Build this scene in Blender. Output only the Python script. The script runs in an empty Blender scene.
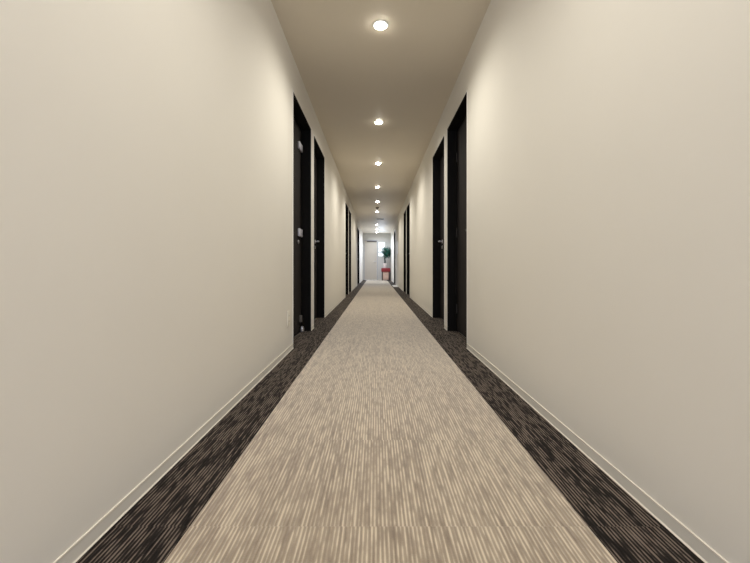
import bpy, bmesh, math, random
from mathutils import Vector, Matrix
random.seed(7)
S = bpy.context.scene
COL = S.collection

# ---------------------------------------------------------------- dimensions
XL, XR = -0.710, 0.775          # wall faces
H = 2.50                        # ceiling
Y0, Y1 = -3.6, 20.0             # corridor ends
CAM_H = 0.70
WT = 0.22                       # wall thickness
REC = 0.10                      # door recess
DH = 2.20                      # door opening height
PAIRS = [(3.20, 4.08), (4.26, 5.14), (8.65, 9.53), (9.71, 10.59), (14.10, 14.98), (15.16, 16.04)]
LEFT_DOORS = PAIRS[:4] + [(14.05, 15.75)]
RIGHT_DOORS = PAIRS[:4] + [(15.05, 16.30)]
CX = (XL + XR) / 2

# ---------------------------------------------------------------- materials
def lin(c):
    return tuple((v/255/12.92) if v/255 <= .04045 else ((v/255+.055)/1.055)**2.4 for v in c) + (1,)

def mat(name, rgb=None, rough=.6, metal=0, spec=.5, linear=None, emit=None, strength=0, noise=0, nscale=20, bump=0, bscale=200, bdist=.001):
    m = bpy.data.materials.new(name); m.use_nodes = True
    nt = m.node_tree; b = nt.nodes['Principled BSDF']
    col = linear + (1,) if linear else lin(rgb)
    b.inputs['Base Color'].default_value = col
    b.inputs['Roughness'].default_value = rough
    b.inputs['Metallic'].default_value = metal
    b.inputs['Specular IOR Level'].default_value = spec
    tc = nt.nodes.new('ShaderNodeTexCoord')
    if noise:
        n = nt.nodes.new('ShaderNodeTexNoise'); n.inputs['Scale'].default_value = nscale; n.inputs['Detail'].default_value = 4
        nt.links.new(tc.outputs['Object'], n.inputs['Vector'])
        r = nt.nodes.new('ShaderNodeMixRGB'); r.blend_type = 'MIX'
        r.inputs[1].default_value = tuple(v*(1-noise) for v in col[:3]) + (1,)
        r.inputs[2].default_value = tuple(min(1, v*(1+noise)) for v in col[:3]) + (1,)
        nt.links.new(n.outputs['Fac'], r.inputs[0]); nt.links.new(r.outputs[0], b.inputs['Base Color'])
    if bump:
        n = nt.nodes.new('ShaderNodeTexNoise'); n.inputs['Scale'].default_value = bscale; n.inputs['Detail'].default_value = 3
        nt.links.new(tc.outputs['Object'], n.inputs['Vector'])
        bp = nt.nodes.new('ShaderNodeBump'); bp.inputs['Strength'].default_value = bump; bp.inputs['Distance'].default_value = bdist
        nt.links.new(n.outputs['Fac'], bp.inputs['Height']); nt.links.new(bp.outputs[0], b.inputs['Normal'])
    if emit:
        b.inputs['Emission Color'].default_value = emit + (1,); b.inputs['Emission Strength'].default_value = strength
    return m

WALLPAPER = mat('wallpaper', linear=(.77, .742, .685), rough=.75, spec=.25, noise=.015, nscale=3, bump=.15, bscale=350, bdist=.0006)
CEIL = mat('ceiling_paper', linear=(.73, .665, .555), rough=.5, spec=.45, noise=.02, nscale=2, bump=.08, bscale=250, bdist=.0004)
BASE = mat('vinyl_base', linear=(.70, .67, .61), rough=.6, spec=.4, noise=.02, nscale=6)
EDGE = mat('vinyl_lip', linear=(.86, .80, .70), rough=.4, spec=.4, noise=.02, nscale=6)  # lit edge of the lip put into the colour
SLAB = mat('concrete', linear=(.25, .24, .22), rough=.9, noise=.1, nscale=8)
JAMB = mat('black_brown_frame', linear=(.0065, .006, .006), rough=.8, spec=.08, noise=.15, nscale=14)
BEAD = mat('white_corner_bead', linear=(.85, .83, .79), rough=.5)
CHROME = mat('satin_chrome', linear=(.62, .62, .66), rough=.3, metal=.9)
SILVER = mat('silver_paint', linear=(.55, .55, .62), rough=.4, metal=.25)
RUBBER = mat('rubber', linear=(.02, .02, .02), rough=.8)
WPLAST = mat('ivory_plastic', linear=(.80, .77, .68), rough=.4)
DARKPL = mat('dark_plastic', linear=(.10, .09, .085), rough=.5)
WHITE = mat('white_enamel', linear=(.84, .84, .82), rough=.4)
LAMP = mat('lamp_lens', linear=(.9, .9, .85), rough=.4, emit=(1, .93, .80), strength=60)
REFL = mat('reflector', linear=(.8, .8, .78), rough=.25, metal=.8)
CREAM = mat('cream_steel', linear=(.56, .51, .44), rough=.5, noise=.03, nscale=3)
GREYF = mat('grey_frame', linear=(.40, .40, .42), rough=.5)
ALU = mat('aluminium', linear=(.25, .26, .29), rough=.5, metal=.2)
LEAF = mat('leaf', linear=(.015, .12, .080), rough=.45, noise=.5, nscale=18)
TRUNK = mat('trunk', linear=(.012, .022, .02), rough=.8, noise=.3, nscale=30)
POT = mat('glazed_pot', linear=(.85, .78, .76), rough=.35)
SOIL = mat('soil', linear=(.03, .02, .015), rough=.95, noise=.4, nscale=60)
RED = mat('red_vinyl', linear=(.22, .010, .014), rough=.5, noise=.08, nscale=12)
PEACH = mat('peach_board', linear=(.60, .42, .33), rough=.6, noise=.05, nscale=10)
BROWN = mat('dark_wood', linear=(.05, .03, .025), rough=.5, noise=.3, nscale=14)
PAPER = mat('paper', linear=(.86, .86, .90), rough=.6)
SPILLW = mat('white_mat', linear=(.88, .86, .82), rough=.8, bump=.3, bscale=300)  # white stands in for light spilled on the floor

def door_wood():
    m = mat('espresso_door', linear=(.012, .0105, .011), rough=.75, spec=.12)
    nt = m.node_tree; b = nt.nodes['Principled BSDF']
    tc = nt.nodes.new('ShaderNodeTexCoord'); mp = nt.nodes.new('ShaderNodeMapping')
    mp.inputs['Scale'].default_value = (1, 40, 1.2)
    n = nt.nodes.new('ShaderNodeTexNoise'); n.inputs['Scale'].default_value = 3; n.inputs['Detail'].default_value = 5
    r = nt.nodes.new('ShaderNodeValToRGB')
    r.color_ramp.elements[0].position = .35; r.color_ramp.elements[0].color = (.014, .012, .0125, 1)
    r.color_ramp.elements[1].position = .7; r.color_ramp.elements[1].color = (.032, .027, .027, 1)
    L = nt.links.new
    L(tc.outputs['Object'], mp.inputs[0]); L(mp.outputs[0], n.inputs['Vector']); L(n.outputs['Fac'], r.inputs[0]); L(r.outputs[0], b.inputs['Base Color'])
    return m
DOORW = door_wood()

def carpet(name, dark, mid, light, pitch, tile, seed, contrast, sheen):
    """loop pile carpet tile: thin ribs running along the corridor, broken up along their length"""
    m = bpy.data.materials.new(name); m.use_nodes = True
    nt = m.node_tree; b = nt.nodes['Principled BSDF']; N = nt.nodes.new; L = nt.links.new
    b.inputs['Roughness'].default_value = .95; b.inputs['Specular IOR Level'].default_value = .12
    b.inputs['Sheen Weight'].default_value = sheen; b.inputs['Sheen Roughness'].default_value = .5
    tc = N('ShaderNodeTexCoord'); sp = N('ShaderNodeSeparateXYZ'); L(tc.outputs['Object'], sp.inputs[0])
    def M(op, a, bb=None, clamp=False):
        n = N('ShaderNodeMath'); n.operation = op; n.use_clamp = clamp
        for i, v in enumerate((a, bb)):
            if v is None: continue
            if isinstance(v, (int, float)): n.inputs[i].default_value = v
            else: L(v, n.inputs[i])
        return n.outputs[0]
    x, y = sp.outputs['X'], sp.outputs['Y']
    row = M('FLOOR', M('DIVIDE', M('ADD', y, 50), tile))
    u = M('ADD', M('DIVIDE', x, pitch), M('MULTIPLY', row, .30))
    iu = M('FLOOR', M('ADD', u, .25))
    # rib profile 0..1
    rib = M('SINE', M('MULTIPLY', u, 2*math.pi)); rib = M('ADD', M('MULTIPLY', rib, .5), .5)
    # per-rib, per-length random tone
    cv = N('ShaderNodeCombineXYZ'); L(M('MULTIPLY', iu, 7.31), cv.inputs[0]); L(M('MULTIPLY', y, 12.0), cv.inputs[1]); L(M('ADD', M('MULTIPLY', row, .25), seed), cv.inputs[2])
    n1 = N('ShaderNodeTexNoise'); n1.inputs['Scale'].default_value = 1.0; n1.inputs['Detail'].default_value = 2; L(cv.outputs[0], n1.inputs['Vector'])
    # wide groups of ribs, tile by tile
    cg = N('ShaderNodeCombineXYZ'); L(M('MULTIPLY', u, .21), cg.inputs[0]); L(M('MULTIPLY', y, 1.2), cg.inputs[1]); L(M('ADD', M('MULTIPLY', row, .35), seed+9), cg.inputs[2])
    n2 = N('ShaderNodeTexNoise'); n2.inputs['Scale'].default_value = 1.0; n2.inputs['Detail'].default_value = 2; L(cg.outputs[0], n2.inputs['Vector'])
    # fibre grain
    n3 = N('ShaderNodeTexNoise'); n3.inputs['Scale'].default_value = 260; n3.inputs['Detail'].default_value = 2; L(tc.outputs['Object'], n3.inputs['Vector'])
    tone = M('ADD', M('MULTIPLY', M('SUBTRACT', n1.outputs['Fac'], .5), .8*contrast), M('MULTIPLY', M('SUBTRACT', n2.outputs['Fac'], .5), .4*contrast))
    amp = M('ADD', .15, M('MULTIPLY', M('SUBTRACT', n1.outputs['Fac'], .34), 3.0), clamp=True)
    tone = M('ADD', tone, M('SUBTRACT', M('MULTIPLY', M('MULTIPLY', M('POWER', rib, 2.0), amp), 1.0*contrast), .24*contrast))
    cf = N('ShaderNodeCombineXYZ'); L(M('MULTIPLY', u, 1.6), cf.inputs[0]); L(M('MULTIPLY', y, 3.5), cf.inputs[1]); L(M('ADD', M('MULTIPLY', row, .12), seed+20), cf.inputs[2])
    n4 = N('ShaderNodeTexNoise'); n4.inputs['Scale'].default_value = 1.0; n4.inputs['Detail'].default_value = 1; L(cf.outputs[0], n4.inputs['Vector'])
    tone = M('ADD', tone, M('MULTIPLY', M('SUBTRACT', n4.outputs['Fac'], .5), .9*contrast))
    tone = M('ADD', tone, M('MULTIPLY', M('SUBTRACT', n3.outputs['Fac'], .5), .35*contrast))
    tone = M('ADD', tone, .5, clamp=True)
    r = N('ShaderNodeValToRGB'); e = r.color_ramp.elements
    e[0].position = 0; e[0].color = dark + (1,); e[1].position = 1; e[1].color = light + (1,)
    k = e.new(.5); k.color = mid + (1,)
    L(tone, r.inputs[0]); L(r.outputs[0], b.inputs['Base Color'])
    bp = N('ShaderNodeBump'); bp.inputs['Strength'].default_value = .5; bp.inputs['Distance'].default_value = .002
    L(M('ADD', rib, M('MULTIPLY', n3.outputs['Fac'], .6)), bp.inputs['Height']); L(bp.outputs[0], b.inputs['Normal'])
    return m
TAN = carpet('tan_rib_carpet', (.215, .160, .106), (.375, .300, .212), (.64, .54, .40), .0108, .5, 1, .85, .6)
DARK = carpet('dark_rib_carpet', (.007, .005, .004), (.024, .0185, .0155), (.19, .150, .122), .0100, .5, 5, 1.15, .03)

def glass_mat():
    m = bpy.data.materials.new('window_glass'); m.use_nodes = True
    b = m.node_tree.nodes['Principled BSDF']
    b.inputs['Base Color'].default_value = (.97, .99, 1, 1); b.inputs['Roughness'].default_value = .02
    b.inputs['Transmission Weight'].default_value = 1; b.inputs['IOR'].default_value = 1.1
    return m
GLASS = glass_mat()

# ---------------------------------------------------------------- mesh helpers
def box(bm, x0, x1, y0, y1, z0, z1, bevel=0, mi=0):
    v = [bm.verts.new(p) for p in ((x0,y0,z0),(x1,y0,z0),(x1,y1,z0),(x0,y1,z0),(x0,y0,z1),(x1,y0,z1),(x1,y1,z1),(x0,y1,z1))]
    fs = [bm.faces.new([v[i] for i in q]) for q in ((3,2,1,0),(4,5,6,7),(0,1,5,4),(1,2,6,5),(2,3,7,6),(3,0,4,7))]
    for f in fs: f.material_index = mi
    if bevel:
        es = list({e for f in fs for e in f.edges})
        bmesh.ops.bevel(bm, geom=es, offset=bevel, segments=2, profile=.6, affect='EDGES')

def prism(bm, prof, axis, a0, a1):
    """profile of 2D points extruded along an axis ('x','y','z')"""
    def P(p, a):
        return {'x': (a, p[0], p[1]), 'y': (p[0], a, p[1]), 'z': (p[0], p[1], a)}[axis]
    A = [bm.verts.new(P(p, a0)) for p in prof]; B = [bm.verts.new(P(p, a1)) for p in prof]
    n = len(prof)
    bm.faces.new(A); bm.faces.new(B[::-1])
    for i in range(n): bm.faces.new((A[i], B[i], B[(i+1) % n], A[(i+1) % n]))

def lathe(bm, prof, c, axis='z', seg=28):
    """closed surface of revolution, prof = [(r, h)...]"""
    rings = []
    for r, h in prof:
        ring = []
        for k in range(seg if r > 1e-6 else 1):
            a = 2*math.pi*k/seg; u, w = r*math.cos(a), r*math.sin(a)
            p = {'z': (u, w, h), 'x': (h, u, w), 'y': (u, h, w)}[axis]
            ring.append(bm.verts.new((c[0]+p[0], c[1]+p[1], c[2]+p[2])))
        rings.append(ring)
    for a, b2 in zip(rings, rings[1:]):
        if len(a) == 1 and len(b2) == 1: continue
        for k in range(seg):
            k2 = (k+1) % seg
            if len(a) == 1: bm.faces.new((a[0], b2[k], b2[k2]))
            elif len(b2) == 1: bm.faces.new((a[k], b2[0], a[k2]))
            else: bm.faces.new((a[k], b2[k], b2[k2], a[k2]))

def tube(bm, pts, rad, seg=10):
    pts = [Vector(p) for p in pts]; rings = []
    if not isinstance(rad, (list, tuple)): rad = [rad]*len(pts)
    for i, p in enumerate(pts):
        d = (pts[min(i+1, len(pts)-1)] - pts[max(i-1, 0)]).normalized()
        up = Vector((0,0,1)) if abs(d.z) < .9 else Vector((1,0,0))
        a = d.cross(up).normalized(); b2 = d.cross(a)
        rings.append([bm.verts.new(p + rad[i]*(a*math.cos(t)+b2*math.sin(t))) for t in [2*math.pi*k/seg for k in range(seg)]])
    for A, B in zip(rings, rings[1:]):
        for k in range(seg): bm.faces.new((A[k], A[(k+1) % seg], B[(k+1) % seg], B[k]))
    bm.faces.new(rings[0][::-1]); bm.faces.new(rings[-1])

def obj(name, bm, mats, parent=None, smooth=False, loc=None):
    bmesh.ops.recalc_face_normals(bm, faces=bm.faces[:])
    me = bpy.data.meshes.new(name); bm.to_mesh(me); bm.free()
    for m in (mats if isinstance(mats, (list, tuple)) else [mats]): me.materials.append(m)
    if smooth:
        for p in me.polygons: p.use_smooth = True
        try: me.set_sharp_from_angle(angle=math.radians(35))
        except Exception: pass
    o = bpy.data.objects.new(name, me); COL.objects.link(o)
    if loc: o.location = loc
    if parent: o.parent = parent
    return o

def tag(o, label=None, cat=None, group=None, kind=None):
    if label: o['label'] = label
    if cat: o['category'] = cat
    if group: o['group'] = group
    if kind: o['kind'] = kind
    return o

def thing(name, label, cat, loc=(0,0,0), group=None):
    o = bpy.data.objects.new(name, None); COL.objects.link(o); o.location = loc
    o.empty_display_size = .1
    return tag(o, label, cat, group)

def dup(root, loc):
    r = root.copy(); COL.objects.link(r); r.location = loc
    for ch in list(root.children):
        c = ch.copy(); COL.objects.link(c); c.parent = r
        for g in list(ch.children):
            d = g.copy(); COL.objects.link(d); d.parent = c
    return r

# ---------------------------------------------------------------- shell
bm = bmesh.new(); box(bm, XL-WT, XR+WT, Y0-.2, Y1+.2, -.12, 0)
tag(obj('floor', bm, SLAB), kind='structure')

def wall_side(name, side, doors):
    xf = XL if side < 0 else XR
    xo = xf + side*WT
    a, b2 = min(xf, xo), max(xf, xo)
    bm = bmesh.new(); y = Y0-.2
    for d0, d1 in doors:
        box(bm, a, b2, y, d0, 0, H)
        box(bm, a, b2, d0, d1, DH, H)
        y = d1
    box(bm, a, b2, y, Y1+.2, 0, H)
    bmesh.ops.remove_doubles(bm, verts=bm.verts[:], dist=1e-5)
    return tag(obj(name, bm, WALLPAPER), kind='structure')
wall_side('wall_left', -1, LEFT_DOORS)
wall_side('wall_right', 1, RIGHT_DOORS)

def wall_end(name, y0, y1, holes):
    """holes: list of (x0,x1,z0,z1) side by side in x"""
    bm = bmesh.new(); x = XL
    for hx0, hx1, z0, z1 in holes:
        if hx0 > x: box(bm, x, hx0, y0, y1, 0, H)
        if z0 > 0: box(bm, hx0, hx1, y0, y1, 0, z0)
        box(bm, hx0, hx1, y0, y1, z1, H)
        x = hx1
    box(bm, x, XR, y0, y1, 0, H)
    return tag(obj(name, bm, mat('end_wall_paper_'+name[-4:], linear=(.56, .545, .515), rough=.7, noise=.02, nscale=3)), kind='structure')
WX0, WX1, WZ0, WZ1 = .115, .47, 1.27, 2.03       # end window
EDX0, EDX1, EDH = -.66, .075, 2.14               # end door
wall_end('wall_end', Y1, Y1+.15, [(EDX0, EDX1, 0, EDH), (WX0, WX1, WZ0, WZ1)])
BX0, BX1, BZ0, BZ1 = -.50, .56, .90, 2.10        # added unseen window behind the camera, holds a fill lamp
wall_end('wall_back', Y0-.15, Y0, [(BX0, BX1, BZ0, BZ1)])

# ceiling with a round cut-out for every downlight
LIGHTS = [-2.82, -.95, .92, 2.79, 4.66, 6.50, 8.42, 10.30, 12.18, 15.92, 17.80, 19.35]
HR = .050
def ceiling():
    bm = bmesh.new(); seg = 32; q = .12
    def face(pts): bm.faces.new([bm.verts.new(p) for p in pts])
    a, b2 = XL-.1, XR+.1
    y = Y0-.2
    for ly in LIGHTS:
        face([(a,y,H),(b2,y,H),(b2,ly-q,H),(a,ly-q,H)])
        face([(a,ly-q,H),(CX-q,ly-q,H),(CX-q,ly+q,H),(a,ly+q,H)])
        face([(CX+q,ly-q,H),(b2,ly-q,H),(b2,ly+q,H),(CX+q,ly+q,H)])
        cir, sq = [], []
        for k in range(seg):
            t = 2*math.pi*(k+.5)/seg; c, s = math.cos(t), math.sin(t)
            m = q/max(abs(c), abs(s))
            cir.append((CX+HR*c, ly+HR*s, H)); sq.append((CX+m*c, ly+m*s, H))
        for k in range(seg):
            k2 = (k+1) % seg
            face([cir[k], sq[k], sq[k2], cir[k2]])
        for sx, sy, k in ((1,1,3),(-1,1,11),(-1,-1,19),(1,-1,27)):
            face([sq[k], (CX+sx*q, ly+sy*q, H), sq[k+1]])
        y = ly+q
    face([(a,y,H),(b2,y,H),(b2,Y1+.2,H),(a,Y1+.2,H)])
    bmesh.ops.remove_doubles(bm, verts=bm.verts[:], dist=1e-5)
    box(bm, XL-WT, XR+WT, Y0-.2, Y1+.2, H+.12, H+.2)
    box(bm, XL-WT, XL, Y0-.2, Y1+.2, H+.002, H+.12)
    box(bm, XR, XR+WT, Y0-.2, Y1+.2, H+.002, H+.12)
    box(bm, XL, XR, Y0-.2, Y0, H+.002, H+.12); box(bm, XL, XR, Y1, Y1+.2, H+.002, H+.12)
    o = obj('ceiling', bm, CEIL)
    for p in o.data.polygons:
        if p.center.z < H+1e-3 and p.normal.z > 0: p.flip()
    return tag(o, kind='structure')
ceiling()

# vinyl cove base: body plus lip at top and toe, coloured paler as if lit
def baseboard(name, side, doors):
    xf = XL if side < 0 else XR
    s = -side
    bm = bmesh.new()
    y = Y0
    segs = []
    for d0, d1 in doors: segs.append((y, d0-.001)); y = d1+.001
    segs.append((y, Y1))
    z0 = .008
    body = [(xf, z0+.004), (xf+s*.0035, z0+.004), (xf+s*.003, .047), (xf, .047)]
    for a, b2 in segs: prism(bm, body, 'y', a, b2)
    n = len(bm.faces)
    top = [(xf, .047), (xf+s*.004, .047), (xf+s*.004, .0505), (xf, .0505)]
    toe = [(xf, z0), (xf+s*.0065, z0), (xf+s*.0065, z0+.0015), (xf+s*.0035, z0+.0042), (xf, z0+.0042)]
    for a, b2 in segs: prism(bm, top, 'y', a, b2); prism(bm, toe, 'y', a, b2)
    bm.faces.ensure_lookup_table()
    for f in bm.faces[n:]: f.material_index = 1
    return tag(obj(name, bm, [BASE, EDGE]), kind='structure')
baseboard('baseboard_left', -1, LEFT_DOORS)
baseboard('baseboard_right', 1, RIGHT_DOORS)
bm = bmesh.new()
box(bm, EDX1+.05, XR-.009, Y1-.008, Y1, .008, .050, .002)
tag(obj('baseboard_end', bm, BASE), kind='structure')

# ---------------------------------------------------------------- carpets
CXL, CXR = -.497, .565
bm = bmesh.new(); box(bm, CXL, CXR, Y0, Y1-.001, 0, .008)
tag(obj('carpet_runner', bm, TAN), 'wide beige ribbed carpet strip running down the middle of the corridor', 'carpet')
def border(name_label, side, doors):
    xf = XL if side < 0 else XR
    xi = CXL if side < 0 else CXR
    xr = xf + side*(REC-.0005)
    bm = bmesh.new()
    # one polygon outline with a tongue into every doorway
    pts = [(xi, Y0), (xi, Y1-.001)] ; out = [(xf, Y1-.001)]
    out.append((xf, Y0))
    prism(bm, pts + out, 'z', 0, .008)
    bmesh.ops.triangulate(bm, faces=[f for f in bm.faces if len(f.verts) > 4])
    tag(obj('carpet_border', bm, DARK), name_label, 'carpet')
border('dark brown striped carpet edging along the left wall', -1, LEFT_DOORS)
border('dark brown striped carpet edging along the right wall', 1, RIGHT_DOORS)

# ---------------------------------------------------------------- corridor doors
def make_door(side, closer=False, flip=False, stop=False, num=1, d0=0, d1=.88, label=''):
    """built round a local origin: wall face plane x=0, opening runs y=0..w, recess goes to side*x"""
    w = d1-d0; s = side; ft = .022
    # leaf
    bm = bmesh.new()
    a, b2 = sorted((s*REC, s*(REC+.04)))
    box(bm, a, b2, ft+.002, w-ft-.002, .012, DH-ft-.002, .0015)
    leaf = obj('door_%d' % num, bm, DOORW, loc=(XL if s < 0 else XR, d0, 0))
    tag(leaf, label, 'door', kind='structure')
    # lining with door stops, flush front face
    bm = bmesh.new()
    x0, x1 = sorted((-s*.0015, s*(REC+.06)))
    box(bm, x0, x1, 0, ft, 0, DH, .001); box(bm, x0, x1, w-ft, w, 0, DH, .001); box(bm, x0, x1, ft, w-ft, DH-ft, DH, .001)
    q0, q1 = sorted((s*(REC-.014), s*(REC-.001)))
    box(bm, q0, q1, ft, ft+.012, .009, DH-ft); box(bm, q0, q1, w-ft-.012, w-ft, .009, DH-ft); box(bm, q0, q1, ft+.012, w-ft-.012, DH-ft-.012, DH-ft)
    obj('door_frame', bm, JAMB, leaf)
    bm = bmesh.new(); p0, p1 = sorted((s*.0005, s*(REC-.0005)))
    box(bm, p0, p1, ft+.0005, w-ft-.0005, 0, .008)
    c = obj('threshold_carpet', bm, DARK, leaf); c['label'] = 'dark brown carpet in the doorway'
    # slim white corner beads down both edges of the wall opening
    bm = bmesh.new()
    e0, e1 = sorted((-s*.003, s*.0))
    box(bm, e0, e1, -.012, -.0005, .052, DH+.008); box(bm, e0, e1, w+.0005, w+.012, .052, DH+.008); box(bm, e0, e1, -.0005, w+.0005, DH+.0005, DH+.008)
    obj('corner_bead', bm, BEAD, leaf)
    # lever handle, latch on the far stile
    hy, hz = (w-ft-.17, 1.035) if not flip else (ft+.07, 1.035)
    ld = 1 if flip else -1
    bm = bmesh.new()
    xs = s*REC
    pr = [(0, 0), (.026, 0), (.026, -s*.006), (.022, -s*.009), (0, -s*.009)]
    lathe(bm, pr, (xs, hy, hz), 'x', 24)
    tube(bm, [(xs-s*.005, hy, hz), (xs-s*.040, hy, hz), (xs-s*.052, hy+ld*.010, hz), (xs-s*.054, hy+ld*.03, hz), (xs-s*.054, hy+ld*.11, hz)], [.010, .010, .0105, .010, .009], 12)
    if closer: bm.free()
    else: h = obj('door_handle', bm, CHROME, leaf, True)
    bm = bmesh.new()
    lathe(bm, [(0, 0), (.021, 0), (.021, -s*.006), (.017, -s*.010), (0, -s*.011)], (xs, hy, hz-.075), 'x', 20)
    obj('lock_cylinder', bm, CHROME, leaf, True)
    # three butt hinges on the near stile
    for z in (.25, 1.07, 1.88):
        bm = bmesh.new(); c = (s*(REC-.006), ft+.014 if not flip else w-ft-.014, z)
        lathe(bm, [(0, -.05), (.006, -.05), (.006, .05), (0, .05)], c, 'z', 12)
        obj('hinge', bm, RUBBER, leaf, True)
    if closer:
        bm = bmesh.new()
        x0, x1 = sorted((xs, xs-s*.022)); box(bm, x0, x1, w-ft-.19, w-ft-.03, 1.925, 2.0, .006)
        cl = obj('door_closer', bm, SILVER, leaf, True); cl['label'] = 'silver door closer box'
        bm = bmesh.new()
        x0, x1 = sorted((xs, xs-s*.022)); box(bm, x0, x1, w-ft-.19, w-ft-.03, 1.02, 1.10, .005)
        cl = obj('lock_case', bm, SILVER, leaf, True); cl['label'] = 'silver lock case'
    if stop:
        bm = bmesh.new(); yy = w-ft-.11
        x0, x1 = sorted((xs, xs-s*.028)); box(bm, x0, x1, yy-.02, yy+.03, .12, .19, .004)
        st = obj('door_stop', bm, DARKPL, leaf, True)
        bm = bmesh.new()
        lathe(bm, [(0, .022), (.020, .022), (.022, .05), (.014, .075), (0, .08)], (xs-s*.030, yy, 0), 'z', 18)
        k = obj('stop_knob', bm, CHROME, leaf, True)
        k.location.z = -.0005
    return leaf

n = 1
words = ['nearest', 'second', 'third', 'fourth', 'fifth', 'sixth']
for i, (a, b2) in enumerate(LEFT_DOORS):
    lab = ('nearest black-brown door on the left wall with silver closer box and lock case' if i == 0
           else words[i]+' black-brown door from the camera in the left wall')
    make_door(-1, i == 0, False, i == 0, n, a, b2, lab); n += 1
for i, (a, b2) in enumerate(RIGHT_DOORS):
    lab = words[i]+' black-brown door from the camera in the right wall'
    make_door(1, False, i == 0, False, n, a, b2, lab); n += 1

# ---------------------------------------------------------------- end wall: cream door and window
bm = bmesh.new(); box(bm, EDX0+.04, EDX1-.04, Y1+.02, Y1+.06, .012, EDH-.04, .002)
for z in (.28, .44, .93):                                   # pressed ribs low on the leaf
    box(bm, EDX0+.06, EDX1-.06, Y1+.012, Y1+.02, z, z+.025, .002)
ed = tag(obj('door_%d' % n, bm, CREAM), 'cream steel door in the far end wall', 'door', kind='structure')
bm = bmesh.new()
box(bm, EDX0, EDX0+.038, Y1-.01, Y1+.1, 0, EDH); box(bm, EDX1-.038, EDX1, Y1-.01, Y1+.1, 0, EDH); box(bm, EDX0+.038, EDX1-.038, Y1-.01, Y1+.1, EDH-.038, EDH)
obj('door_frame', bm, GREYF, ed)
bm = bmesh.new(); box(bm, EDX0+.17, EDX1-.045, Y1-.03, Y1+.02, EDH-.10, EDH-.045, .004)
obj('door_closer', bm, DARKPL, ed)
bm = bmesh.new(); lathe(bm, [(0, 0), (.025, 0), (.025, -.008), (.011, -.012), (.011, -.05), (0, -.05)], (EDX1-.1, Y1+.02, 1.0), 'y', 16)
tube(bm, [(EDX1-.1, Y1-.026, 1.0), (EDX1-.22, Y1-.026, 1.0)], .009, 10)
obj('door_handle', bm, CHROME, ed, True)

def window(num, x0, x1, z0, z1, y, s, bars):
    bm = bmesh.new(); t = .022
    ya, yb = sorted((y, y+s*.06))
    box(bm, x0, x0+t, ya, yb, z0, z1); box(bm, x1-t, x1, ya, yb, z0, z1)
    box(bm, x0+t, x1-t, ya, yb, z0, z0+t); box(bm, x0+t, x1-t, ya, yb, z1-t, z1)
    w = tag(obj('window_%d' % num, bm, WHITE), kind='structure')  # window_2 is the added unseen one behind the camera
    for bz in bars:
        bm = bmesh.new(); box(bm, x0+t, x1-t, ya+.01, yb-.01, bz-.022, bz+.022)
        obj('glazing_bar', bm, ALU, w)
    bm = bmesh.new(); ym = (ya+yb)/2; box(bm, x0+t, x1-t, ym-.003, ym+.003, z0+t, z1-t)
    obj('window_pane', bm, GLASS, w)
    return w
window(1, WX0, WX1, WZ0, WZ1, Y1+.04, 1, [1.49, 1.67])
window(2, BX0, BX1, BZ0, BZ1, Y0-.04, -1, [1.5])  # added unseen window that holds the fill lamp

# ---------------------------------------------------------------- downlights
def make_downlight(loc):
    t = thing('ceiling_downlight', 'x', 'ceiling light', loc, 'row of recessed ceiling downlights')
    bm = bmesh.new()
    lathe(bm, [(.0440, .004), (.0440, -.003), (.050, -.006), (.059, -.004), (.060, 0), (.0495, .0), (.0440, .004)], (0,0,0), 'z', 36)
    obj('trim_ring', bm, WHITE, t, True)
    bm = bmesh.new()
    lathe(bm, [(.0435, .0), (.0435, .03), (.038, .07), (0, .075), (0, .071), (.035, .066), (.040, .03), (.0405, 0), (.0435, 0)], (0,0,0), 'z', 32)
    obj('reflector', bm, REFL, t, True)
    bm = bmesh.new()
    lathe(bm, [(0, .012), (.0400, .010), (.0400, -.004), (.035, -.014), (.020, -.021), (0, -.023)], (0,0,0), 'z', 32)
    obj('lamp_lens', bm, LAMP, t, True)
    return t
first = None
POWER, LCOL = 60, (1.0, .955, .84)
shown = [y for y in LIGHTS if y > 2]
ords = ['nearest', 'second', 'third', 'fourth', 'fifth', 'sixth', 'seventh', 'eighth', 'farthest']
for i, y in enumerate(LIGHTS):
    if y > 2 or y == .92 or True:
        o = make_downlight((CX, y, H)) if first is None else dup(first, (CX, y, H))
        if first is None: first = o
        if y > 2:
            k = shown.index(y)
            tail = {5: ' just beyond the smoke detector', 6: ' just beyond the air vent'}.get(k, '')
            o['label'] = ords[k]+' round white downlight in the ceiling row'+tail
        else:
            o['label'] = ['round white downlight behind the camera nearest the back window', 'round white downlight in the ceiling just behind the camera',
                          'round white downlight in the ceiling right above the camera'][LIGHTS.index(y)]
    L = bpy.data.lights.new('downlight_beam', 'SPOT'); L.energy = POWER*(.18 if y < .5 else .74 if y < 2 else 1 if y < 15 else 2.3 if y < 19 else .7); L.color = LCOL if y < 15 else (.78, .86, 1.0)
    L.spot_size = math.radians(164); L.spot_blend = 1.0; L.shadow_soft_size = .035
    lo = bpy.data.objects.new('downlight_beam', L); COL.objects.link(lo); lo.location = (CX, y, H-.05)

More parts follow.
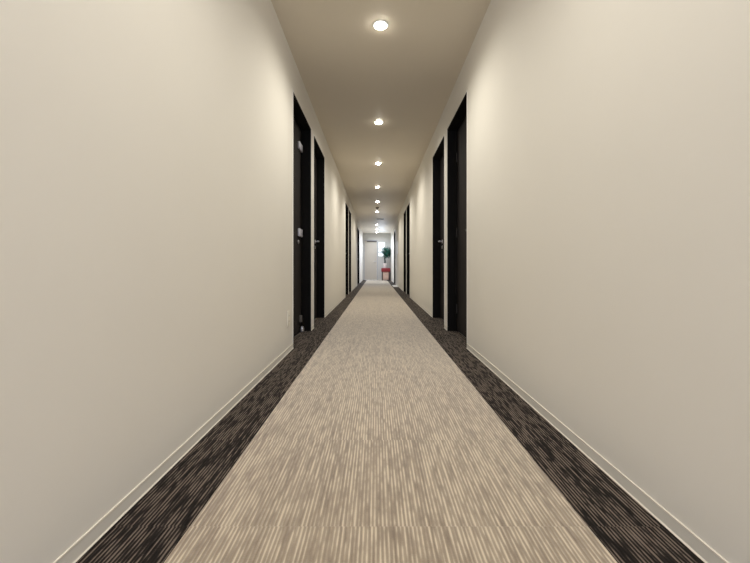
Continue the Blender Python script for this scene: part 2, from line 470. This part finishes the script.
# area lamps: end window, plus a fill lamp in the added back window
def window_lamp(x0, x1, z0, z1, y, rx, energy, col):
    L = bpy.data.lights.new('window_daylight', 'AREA'); L.shape = 'RECTANGLE'; L.size = x1-x0-.06; L.size_y = z1-z0-.06
    L.energy = energy; L.color = col
    o = bpy.data.objects.new('window_daylight', L); COL.objects.link(o)
    o.location = ((x0+x1)/2, y, (z0+z1)/2); o.rotation_euler = (math.radians(rx), 0, 0)
window_lamp(WX0, WX1, WZ0, WZ1, Y1+.035, -90, 13, (.70, .82, 1))
window_lamp(BX0, BX1, BZ0, BZ1, Y0-.035, 90, 80, (.74, .80, 1))  # added fill lamp, cools and lifts the near walls

# ---------------------------------------------------------------- ceiling fittings
t = thing('smoke_detector', 'small round smoke detector on the ceiling between the fifth and sixth downlights', 'smoke detector', (CX, 11.35, H))
bm = bmesh.new(); lathe(bm, [(0, 0), (.052, 0), (.052, -.012), (.046, -.022), (.030, -.028), (0, -.028)], (0,0,0)); obj('base', bm, DARKPL, t, True)
bm = bmesh.new(); lathe(bm, [(0, -.0285), (.024, -.0285), (.028, -.036), (.020, -.046), (0, -.048)], (0,0,0)); obj('sensor_dome', bm, DARKPL, t, True)

t = thing('air_vent', 'flat rectangular slatted air vent in the ceiling towards the far end', 'air vent', (.15, 14.0, H))
bm = bmesh.new(); a = .16
box(bm, -a, a, -a, -a+.022, -.012, 0, .002); box(bm, -a, a, a-.022, a, -.012, 0, .002); box(bm, -a, -a+.022, -a+.022, a-.022, -.012, 0, .002); box(bm, a-.022, a, -a+.022, a-.022, -.012, 0, .002)
obj('frame', bm, WHITE, t)
for k in range(9):
    bm = bmesh.new(); y = -a+.038+k*.0305
    prism(bm, [(y-.010, -.003), (y+.008, -.011), (y+.011, -.0095), (y-.007, -.0005)], 'x', -a+.022, a-.022)
    obj('slat', bm, ALU, t)
bm = bmesh.new(); box(bm, -a+.022, a-.022, -a+.022, a-.022, -.0005, .0); obj('backing', bm, DARKPL, t)

# ---------------------------------------------------------------- outlet on the left wall
t = thing('wall_outlet', 'ivory power outlet plate low on the left wall beside the nearest door', 'outlet', (XL, 3.02, .285))
bm = bmesh.new(); box(bm, 0, .007, -.036, .036, -.06, .06, .003); obj('cover_plate', bm, WPLAST, t, True)
for dz in (-.022, .022):
    bm = bmesh.new(); box(bm, .007, .0085, -.015, .015, dz-.014, dz+.014, .001)
    f = obj('socket', bm, WPLAST, t, True)
    bm = bmesh.new(); box(bm, .0085, .009, -.008, -.0055, dz-.005, dz+.005); box(bm, .0085, .009, .0055, .008, dz-.005, dz+.005)
    obj('slot', bm, DARKPL, f)

# ---------------------------------------------------------------- far end furniture and plant
SX, SY = .50, 19.55
t = thing('cushioned_stool', 'small stool with thick red cushion top and peach front by the far wall', 'stool', (SX, SY, .008))
w, d = .235, .20
bm = bmesh.new(); box(bm, -w, w, -d, d, .44, .64, .03); obj('cushion', bm, RED, t, True)
bm = bmesh.new(); box(bm, -w+.09, w-.09, -d+.05, d-.04, .03, .44, .006); obj('cabinet_body', bm, PEACH, t, True)
bm = bmesh.new(); lathe(bm, [(0, 0), (.012, 0), (.010, -.012), (0, -.016)], (0, -d+.05, .30), 'y', 14); obj('knob', bm, BROWN, t, True)
for sx in (-1, 1):
    for sy in (-1, 1):
        bm = bmesh.new(); x, y = sx*(w-.055), sy*(d-.05)
        box(bm, x-.026, x+.026, y-.026, y+.026, 0, .44, .003); obj('leg', bm, BROWN, t, True)
PX, PY = SX-.05, SY
t = thing('potted_plant', 'leafy dark green indoor tree in a pale pot on the red stool', 'plant', (PX, PY, .648))
bm = bmesh.new(); lathe(bm, [(0, 0), (.07, 0), (.078, .02), (.095, .22), (.10, .235), (.10, .25), (.085, .25), (.074, .20), (0, .20)], (0,0,0)); obj('pot', bm, POT, t, True)
bm = bmesh.new(); lathe(bm, [(0, .2005), (.0735, .2005), (.05, .215), (0, .222)], (0,0,0)); obj('soil', bm, SOIL, t, True)
bm = bmesh.new()
tube(bm, [(0,0,.21), (.012,.0,.35), (-.01,.01,.5), (.02,0,.66), (.05,0,.85)], [.042,.038,.034,.028,.015], 10)
for a, h0, r in ((.4,.62,.20), (1.6,.66,.16), (2.7,.6,.15), (3.9,.68,.17), (5.3,.64,.18)):
    tube(bm, [(.02,0,h0), (.02+.5*r*math.cos(a), .5*r*math.sin(a), h0+.1), (.02+r*math.cos(a), r*math.sin(a)*.8, h0+.22)], [.012,.009,.005], 6)
obj('trunk', bm, TRUNK, t, True)
bm = bmesh.new()
for k in range(420):
    # leaf blades with fold and droop, scattered through an upright crown leaning right
    while True:
        p = Vector((random.uniform(-1,1), random.uniform(-1,1), random.uniform(-1,1)))
        if p.length < 1: break
    c = Vector((.10 + p.x*.19, p.y*.18, .85 + p.z*.28))
    out = Vector((p.x, p.y, .1-.6*random.random())).normalized()
    ln, wd = random.uniform(.10,.16), random.uniform(.022,.034)
    side = out.cross(Vector((0,0,1))).normalized(); up = side.cross(out)
    tip = c + out*ln - Vector((0,0,.03))
    m1, m2 = c+out*ln*.35, c+out*ln*.7
    vs = [c, m1+side*wd+up*.006, m2+side*wd*.8+up*.004, tip, m2-side*wd*.8+up*.004, m1-side*wd+up*.006, m1-up*.004, m2-up*.006]
    for v in vs:
        v.x = min(v.x, XR-PX-.012)
    V = [bm.verts.new(v) for v in vs]
    for q in ((0,1,6),(0,6,5),(1,2,7,6),(6,7,4,5),(2,3,7),(7,3,4)): bm.faces.new([V[i] for i in q])
obj('foliage', bm, LEAF, t)

# white slab painted as spilled light, notice near the last doors on the right
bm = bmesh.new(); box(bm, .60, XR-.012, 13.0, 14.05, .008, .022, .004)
tag(obj('floor_mat', bm, SPILLW), 'small white mat on the dark carpet edging by the right wall, far down', 'mat')
bm = bmesh.new(); box(bm, XR-.006, XR, 13.2, 13.95, 1.18, 1.62, .001)
tag(obj('wall_notice', bm, PAPER), 'pale blank notice sheet on the right wall towards the far end', 'notice')

# ---------------------------------------------------------------- world, camera, colour
W = bpy.data.worlds.new('World'); S.world = W; W.use_nodes = True
bg = W.node_tree.nodes['Background']; bg.inputs[0].default_value = (.90, .95, 1, 1); bg.inputs[1].default_value = 2.0
cd = bpy.data.cameras.new('Camera'); co = bpy.data.objects.new('Camera', cd); COL.objects.link(co)
co.location = (0, 0, CAM_H); co.rotation_euler = (math.radians(90), 0, 0)
cd.sensor_width = 36; cd.lens = 18; cd.clip_start = .02; cd.clip_end = 200
cd.shift_x = -1.2/750; cd.shift_y = -14.5/750
S.camera = co
vs = S.view_settings; vs.view_transform = 'Standard'; vs.look = 'None'; vs.gamma = 1; vs.exposure = 0; vs.use_curve_mapping = False
